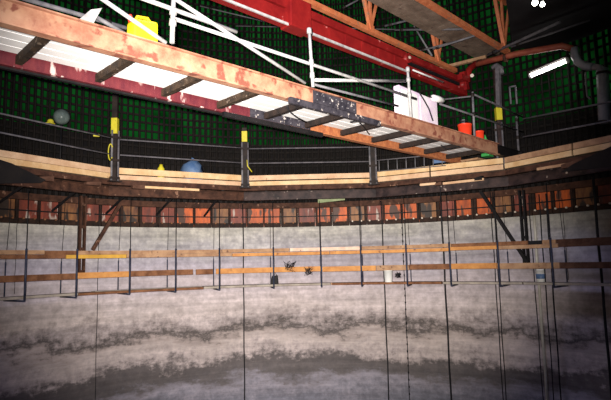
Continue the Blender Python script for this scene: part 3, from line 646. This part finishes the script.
# dark machine parts at the end of the bridge
t = thing('hoist_unit', bp(SEND-.15, .8, ZB+.17), 'dark hoist unit with upright frame at the far end of the bridge', 'hoist')
c = bp(SEND-.25, .75, ZB+.17)
MB().lathe(c, [(.10, 0), (.12, .02), (.12, .2), (.09, .24)], 16).build('drum', 'blue_steel', t)
MB().bar(c+D*.2, c+D*.2+V((0, 0, .7)), .06, .10).build('mast', 'dim_tube', t)
MB().tube([c+D*.32+V((0, 0, 0)), c+D*.42+V((0, 0, .16)), c+D*.36+V((0, 0, .32)), c+D*.22+V((0, 0, .34))], 0.015, 6).build('hose_loop', 'grey_tube', t)

# things on the gallery behind the rails
q = atr(192, 171, 6.3); q.z = 1.835; t = thing('blue_bag', q, 'pale blue plastic bag behind the toe boards of the left bay', 'bag')
b = MB(); b.lathe(q, [(.15, 0), (.23, .12), (.25, .30), (.20, .46), (.12, .55), (.05, .59)], 12)
for vtx in b.bm.verts: vtx.co.x += 0.045*math.sin(vtx.co.z*14+vtx.co.y*17); vtx.co.z += 0.012*math.sin(vtx.co.x*40)
b.build('sack', 'blue', t); MB().tube([q+V((0, 0, .58)), q+V((.03, 0, .63))], .03, 8, .05).build('neck', 'blue', t)
q = atr(161, 170, 6.0); q.z = 1.815; b = MB(); b.lathe(q, [(.05, 0), (.08, .05), (.08, .30), (.04, .36), (.035, .40)], 12)
tag(b.build('yellow_canister', 'yellow_tag'), 'small yellow canister behind the toe boards left of the blue bag', 'canister')
q = atr(61.5, 117, 6.15); t = thing('globe_lamp', q, 'milky round globe above the upper guard rail at the left', 'lamp')
b = MB(); b.lathe(q-V((0, 0, .155)), [(.155*math.sin(math.pi*i/12)+.001, .155*(1-math.cos(math.pi*i/12))) for i in range(13)], 20); b.build('globe', 'globe', t)
MB().tube([q-V((0, 0, .15)), V((q.x, q.y, 1.82))], 0.018, 6).build('stem', 'black_steel', t)
q = atr(50.5, 121.5, 6.0); t = thing('safety_helmet', q, 'small yellow helmet hanging on the rail left of the milky globe', 'helmet')
MB().lathe(q-V((0, 0, .05)), [(.085, 0), (.085, .012), (.065, .015), (.062, .05), (.045, .085), (.01, .10)], 14).build('shell', 'yellow_tag', t)
MB().bar(q+V((0, -.07, -.048)), q+V((0, -.12, -.055)), .08, .01).build('peak', 'yellow_tag', t)
q = atr(110.5, 152, 5.8); b = MB(); b.tube([q+V((.09*math.cos(a)*0.5, 0, .17*math.sin(a))) for a in [0.6+5.0*i/14 for i in range(15)]], .012, 6)
tag(b.build('hose_coil', 'yellow_tag'), 'yellow hose loop hanging on the leftmost gallery post', 'hose')
q = atr(96.5, 135.5, 5.85); tag(MB().box(q, .12, .06, .05, (1, .3, 0)).build('rail_clamp', 'yellow_tag', bevel=0.008), 'little yellow clamp on the upper rail left of the first post', 'clamp')
a = atr(433, 163.5, 6.1); c_ = atr(446, 162, 6.1); tag(MB().prism([a, c_, c_+V((0, 0, .10)), a+V((0, 0, .16))], (0, .03, 0)).build('blue_tarp', 'blue'), 'scrap of dark blue tarpaulin behind the boards under the bridge', 'tarpaulin')
tag(MB().tube([atr(252, 172, 5.66), atr(247.5, 166, 5.66), atr(247, 160, 5.66)], .012, 6).build('nylon_cord', 'yellow_tag'), 'short yellow cord at the foot of the second gallery post', 'cord')
tag(MB().tube([atr(439.5, 168, 5.80), atr(440.5, 200, 5.80)], .010, 6).build('tie_rod', 'cable'), 'thin black tie rod across the toe boards of the right bay', 'rod')
# green timber wedge and pale patches under the ring in the middle
a, c_ = atr(318, 203.0, 6.3), atr(345, 200, 6.3)
tag(MB().prism([a, c_, c_+V((0, 0, .05)), a+V((0, 0, .10))], (0, .05, 0)).build('green_batten', mat('pale_green_paint', (0.12, 0.16, 0.06), (0.22, 0.26, 0.12), 5)), 'pale green painted batten under the ring girder in the middle', 'batten')

# ------------------------------------------------------------------ red boom above the bridge
r0 = atz(300, 30, 3.6); TR = (r0-bp(0, 0, 0)).dot(NRM)
def rp(s, z, t=0.0): return bp(s, TR+t, z)
sR = lambda u, v: S_of(Pn(u, v, TR))
boom = thing('concrete_boom', rp(sR(380, 66), 3.6), 'long red painted steel boom with bolted joints above the bridge', 'boom')
sA, sJ, sB = sR(150, -30), sR(408, 75), sR(468, 99)
zb, zt = 3.60, Pn(350, 26, TR).z
hh = zt-zb
MB().bar(rp(sA, zb+hh*.29, .07), rp(sJ, zb+hh*.29, .07), .14, hh*.54).build('lower_chord', 'red', boom)
MB().bar(rp(sA, zb+hh*.82, .08), rp(sJ, zb+hh*.82, .08), .12, hh*.30).build('upper_chord', 'red', boom)
MB().bar(rp(sA, zb+hh*.61, .10), rp(sB-.1, zb+hh*.61, .10), .05, hh*.16).build('core_rail', 'black_steel', boom)
MB().bar(rp(sA, zb+.010, -.012), rp(sJ, zb+.010, -.012), .024, .035).build('bottom_flange', 'galv', boom)
MB().bar(rp(sJ, zb+hh*.20, .07), rp(sB, zb+hh*.20, .07), .12, hh*.34).build('lower_arm', 'red', boom)
MB().bar(rp(sJ, zb+hh*.80, .07), rp(sB, zb+hh*.80, .07), .12, hh*.26).build('upper_arm', 'red', boom)
MB().box(rp(sR(298, 15), zb+hh*.52, .05), 0.45, .26, hh*1.12, D).build('collar_block', 'red', boom, bevel=0.02)
for u, v in ((408, 58), (465, 84)):
    s = sR(u, v); z = Pn(u, v, TR).z
    p = MB().tube([rp(s, z, -.03), rp(s, z, .2)], .095, 16).build('hinge', 'red', boom)
    sub(MB().tube([rp(s, z, -.05), rp(s, z, -.03)], .03, 12), 'pin', 'bolt', p)
for i in range(5):
    s = sR(330+i*16, 40); MB().bar(rp(s, zb+hh*.05, -.008), rp(s, zb+hh*.55, -.008), .016, .05, D).build('stiffener', 'red', boom)
# red clamp frame at the end of the boom
t = boom
MB().bar(Pn(463, 72, TR), Pn(466, 90, TR), .12, .12).build('end_upright', 'red', t)
MB().tube([Pn(466, 80, TR), Pn(469, 70, TR), Pn(475, 64, TR), Pn(480, 62, TR)], .07, 10).build('elbow', 'red', t)
MB().box(Pn(462, 79, TR), .35, .2, .12, D).build('clamp', 'red', t)
MB().tube([Pn(472, 75.5, TR-.1), Pn(472, 75.5, TR-.16)], .04, 10).build('bolt', 'bolt', t)
# red delivery pipe, grey duct
a = atr(477, 64, 6.2); c_ = atr(562, 46, 6.2)
t = thing('delivery_pipe', a.lerp(c_, .5), 'dull red pipe rising from the boom end toward the lamp at right', 'pipe')
MB().tube([a, a.lerp(c_, .5)+V((0, 0, .04)), c_, atr(573, 49, 6.3)], .065, 10).build('pipe', mat('dull_red_paint', (0.20, .03, .02), (0.30, .08, .04), 6), t)
MB().tube([a.lerp(c_, .35), a.lerp(c_, .38)], .09, 10).build('coupling', 'brown_steel', t)
t = thing('vent_duct', atr(603, 125, 6.3), 'blue grey bent duct dropping down at the right edge', 'duct')
MB().tube([atr(u, v, 6.3) for u, v in [(574, 48), (575, 56), (578, 62), (584, 66), (593, 67)]], .075, 12).build('bend', 'grey_pipe', t)
MB().tube([atr(u, v, 6.3) for u, v in [(593, 67), (599, 67.5), (602.5, 70)]], .06, 10).build('elbow', 'grey_pipe', t)
MB().tube([atr(602.5, 69, 6.3), atr(604.5, 123, 6.3)], .105, 14).build('drop_pipe', 'grey_pipe', t)
for v in (72, 121): MB().tube([atr(603.2, v, 6.3), atr(603.2, v+2, 6.3)], .125, 14).build('flange', 'dark_steel', t)
tag(MB().tube([atr(585.5, 72, 6.15), atr(587, 96, 6.15), atr(590, 99, 6.15)], .016, 6).build('hanging_hook', 'grey_tube'), 'thin grey hook rod hanging below the bent duct', 'hook')
# dim uprights behind the bridge end
t = thing('jack_frame', atr(500, 92, 6.25), 'dim grey jack frame rising behind the boom end', 'frame')
MB().bar(atr(499, 107, 6.2), atr(498, 66, 6.2), .11, .08).build('mast', 'dim_tube', t)
MB().tube([atr(u, v, 6.2) for u, v in [(492, 68), (497, 65), (501, 68), (502, 74)]], .05, 8).build('head', 'dim_tube', t)
for u in (509.5, 515.5): MB().tube([atr(u, 87, 6.25), atr(u+1.5, 104, 6.25)], .02, 6).build('link', 'grey_tube', t)
MB().tube([atr(509.5, 87, 6.25), atr(515.5, 86, 6.25)], .02, 6).build('link', 'grey_tube', t)

# ------------------------------------------------------------------ roof trusses and plywood over the pit
ZT = 4.4
def truss(u0, v0, u1, v1, nodes, ext0, ext1, label, hgt):
    a, c_ = atz(u0, v0, ZT), atz(u1, v1, ZT); d = (c_-a).normalized()
    A, B = a-d*ext0, c_+d*ext1; up = V((0, 0, hgt)); side_ = V((-d.y, d.x, 0))
    t = thing('roof_truss', A.lerp(B, .5), label, 'truss')
    b = MB(); b.bar(A, B, .012, .09); b.bar(A+side_*.04-V((0, 0, .04)), B+side_*.04-V((0, 0, .04)), .09, .012); b.build('bottom_chord', 'oxide', t)
    MB().bar(A+up, B+up, .08, .08).build('top_chord', 'oxide', t)
    for (u, v) in nodes:
        n_ = atz(u, v, ZT); n_ = a+d*((n_-a).dot(d))
        for dx, w in ((-.30, .07), (0.02, .05), (.36, .045)):
            if dx < .3: MB().bar(n_+d*.0, n_+d*dx*hgt+up, .05, w, side_).build('web_member', 'oxide', t)
            else: MB().bar(n_, n_+d*dx*hgt+up, .04, w, side_).build('web_member', 'oxide', t)
        MB().box(n_+V((0, 0, .03)), .22, .02, .14, d).build('gusset', 'oxide', t)
    return d
D1 = truss(314, 3, 446, 65, [(372, 29), (439, 61)], 2.0, .5, 'orange primed roof truss just above the red boom', .95)
D2 = truss(426, 0, 504, 48, [(505, 48)], 2.2, .3, 'orange primed roof truss at upper right over the plywood', 1.1)
# plywood boards over the trusses
ZP = 4.80
e0, e1 = atz(366, 0, ZP), atz(408, 22, ZP); dd = D2.copy(); nn = V((dd.y, -dd.x, 0))
s_end = (atz(484, 60, ZP)-e0).dot(dd); wtot = (atz(430, 4, ZP)-e0).dot(nn); nr = 5; wr = wtot/nr
for j in range(nr):
    c1 = s_end*.45+.35*(j % 2)
    for i, (s0, s1) in enumerate([(-1.9, c1), (c1+.015, s_end-.12*(j % 3))]):
        o = MB().bar(e0+dd*s0+nn*wr*(j+.5)+V((0, 0, .015)), e0+dd*s1+nn*wr*(j+.5)+V((0, 0, .015)), wr-.015, .03).build('roof_board', 'ply')
        tag(o, 'grey brown overhead board, %s length in the %s row from the red boom' % (['near', 'far'][i], ords[j]), 'board')
for (u0, v0, u1, v1, z, lab) in [(440, 68.5, 486, 57, 4.68, 'pale timber bearer under the far ends of the overhead boards'), ]:
    tag(MB().bar(atz(u0, v0, z), atz(u1, v1, z), .08, .07).build('timber_bearer', 'w_tan'), lab, 'timber')
# black sheeting roofing the right side
T2 = atz(504, 48, 4.52); T3 = atz(426, 0, 4.52); d2 = (T2-T3).normalized(); off = V((d2.y, -d2.x, 0))*.22
a2 = atz(497, -60, 4.52); b2 = atz(513, 48, 4.52); pts = [a2, b2]
az_b = math.degrees(math.atan2(b2.x-CX, b2.y-CY)); rb2 = math.hypot(b2.x-CX, b2.y-CY)
for i in range(10):
    a = az_b+4+(120-az_b)*i/9; pts.append(pol(a, 7.18, 4.52))
tag(MB().prism(pts, (0, 0, .03)).build('roof_sheet', 'ceiling'), 'black sheeting over the right side of the pit above the fluorescent lamp', 'roof sheet')
for (u0, v0, u1, v1, r, m, lab) in [
        (395, 30, 470, 29, .024, 'dim_tube', 'dark scaffold tube running level below the overhead boards'), (385, 26, 442, 12, .024, 'dim_tube', 'dark scaffold tube slanting up under the overhead boards'),
        (414, 26, 432, 56, .020, 'grey_tube', 'short grey brace tube dropping between the trusses'), (419, 51, 462, 40, .020, 'dim_tube', 'dark tube slanting just above the red boom'),
        (433, 49, 480, 34, .020, 'grey_tube', 'thin grey tube crossing below the overhead boards'), (343, 8, 358, 0, .020, 'dim_tube', 'short dark tube at the top left of the first truss'),
        (488, 55, 560, 22, .030, 'dim_tube', 'dim tube rising to the right behind the second truss'), (511, 47, 590, 20, .020, 'dim_tube', 'thin dim tube rising to the right edge of the roof'),
        (200, 6, 300, 30, .016, 'dim_tube', 'thin dark tube across the netting left of the red boom'), (236, 26, 420, 30, .014, 'dim_tube', 'long thin dark tube across the netting behind the red boom')]:
    if u0 > 487:
        tube_thing(atz(u0, v0, 4.36), atz(u1, v1, 4.36), r, m, 'roof_tube', lab, 'scaffold tube', (0.1,)); continue
    a, c_ = atr(u0, v0, 5.2 if u0 < 488 and u0 > 300 else 6.6), atr(u1, v1, 5.2 if u0 < 488 and u0 > 300 else 6.6)
    tube_thing(a, c_, r, m, 'roof_tube', lab, 'scaffold tube', (0.1,))
# fluorescent lamp
a, c_ = atr(531, 75.5, 6.7), atr(567, 60.5, 6.7)
t = thing('fluorescent_lamp', a.lerp(c_, .5), 'glowing white fluorescent tube lamp at upper right', 'lamp')
d = (c_-a).normalized()
MB().tube([a, c_], .042, 12).build('tube', 'tube_glow', t)
MB().bar(a-d*.05+V((0, 0, .075)), c_+d*.05+V((0, 0, .075)), .14, .03).build('housing', 'dark_steel', t)
for e in (a, c_): MB().tube([e-d*.03*(1 if e is a else -1), e+d*.01*(1 if e is a else -1)], .058, 10).build('end_cap', 'white_plastic', t)
for (u, v, rr, lab) in [(535, 3, .05, 'left one of the two small glowing lamps at the top right'), (542.5, 4.5, .04, 'right one of the two small glowing lamps at the top right')]:
    q = atz(u, v, 4.28); t = thing('bulb_lamp', q, lab, 'lamp')
    MB().lathe(q-V((0, 0, rr)), [(.005, 0), (rr*.8, rr*.4), (rr, rr), (rr*.7, rr*1.8), (rr*.4, rr*2.4)], 12).build('bulb', 'lamp_glow', t)
    MB().lathe(q+V((0, 0, rr*1.2)), [(rr*.5, 0), (rr*.5, rr), (rr*.2, rr*1.4)], 10).build('socket', 'black_steel', t)
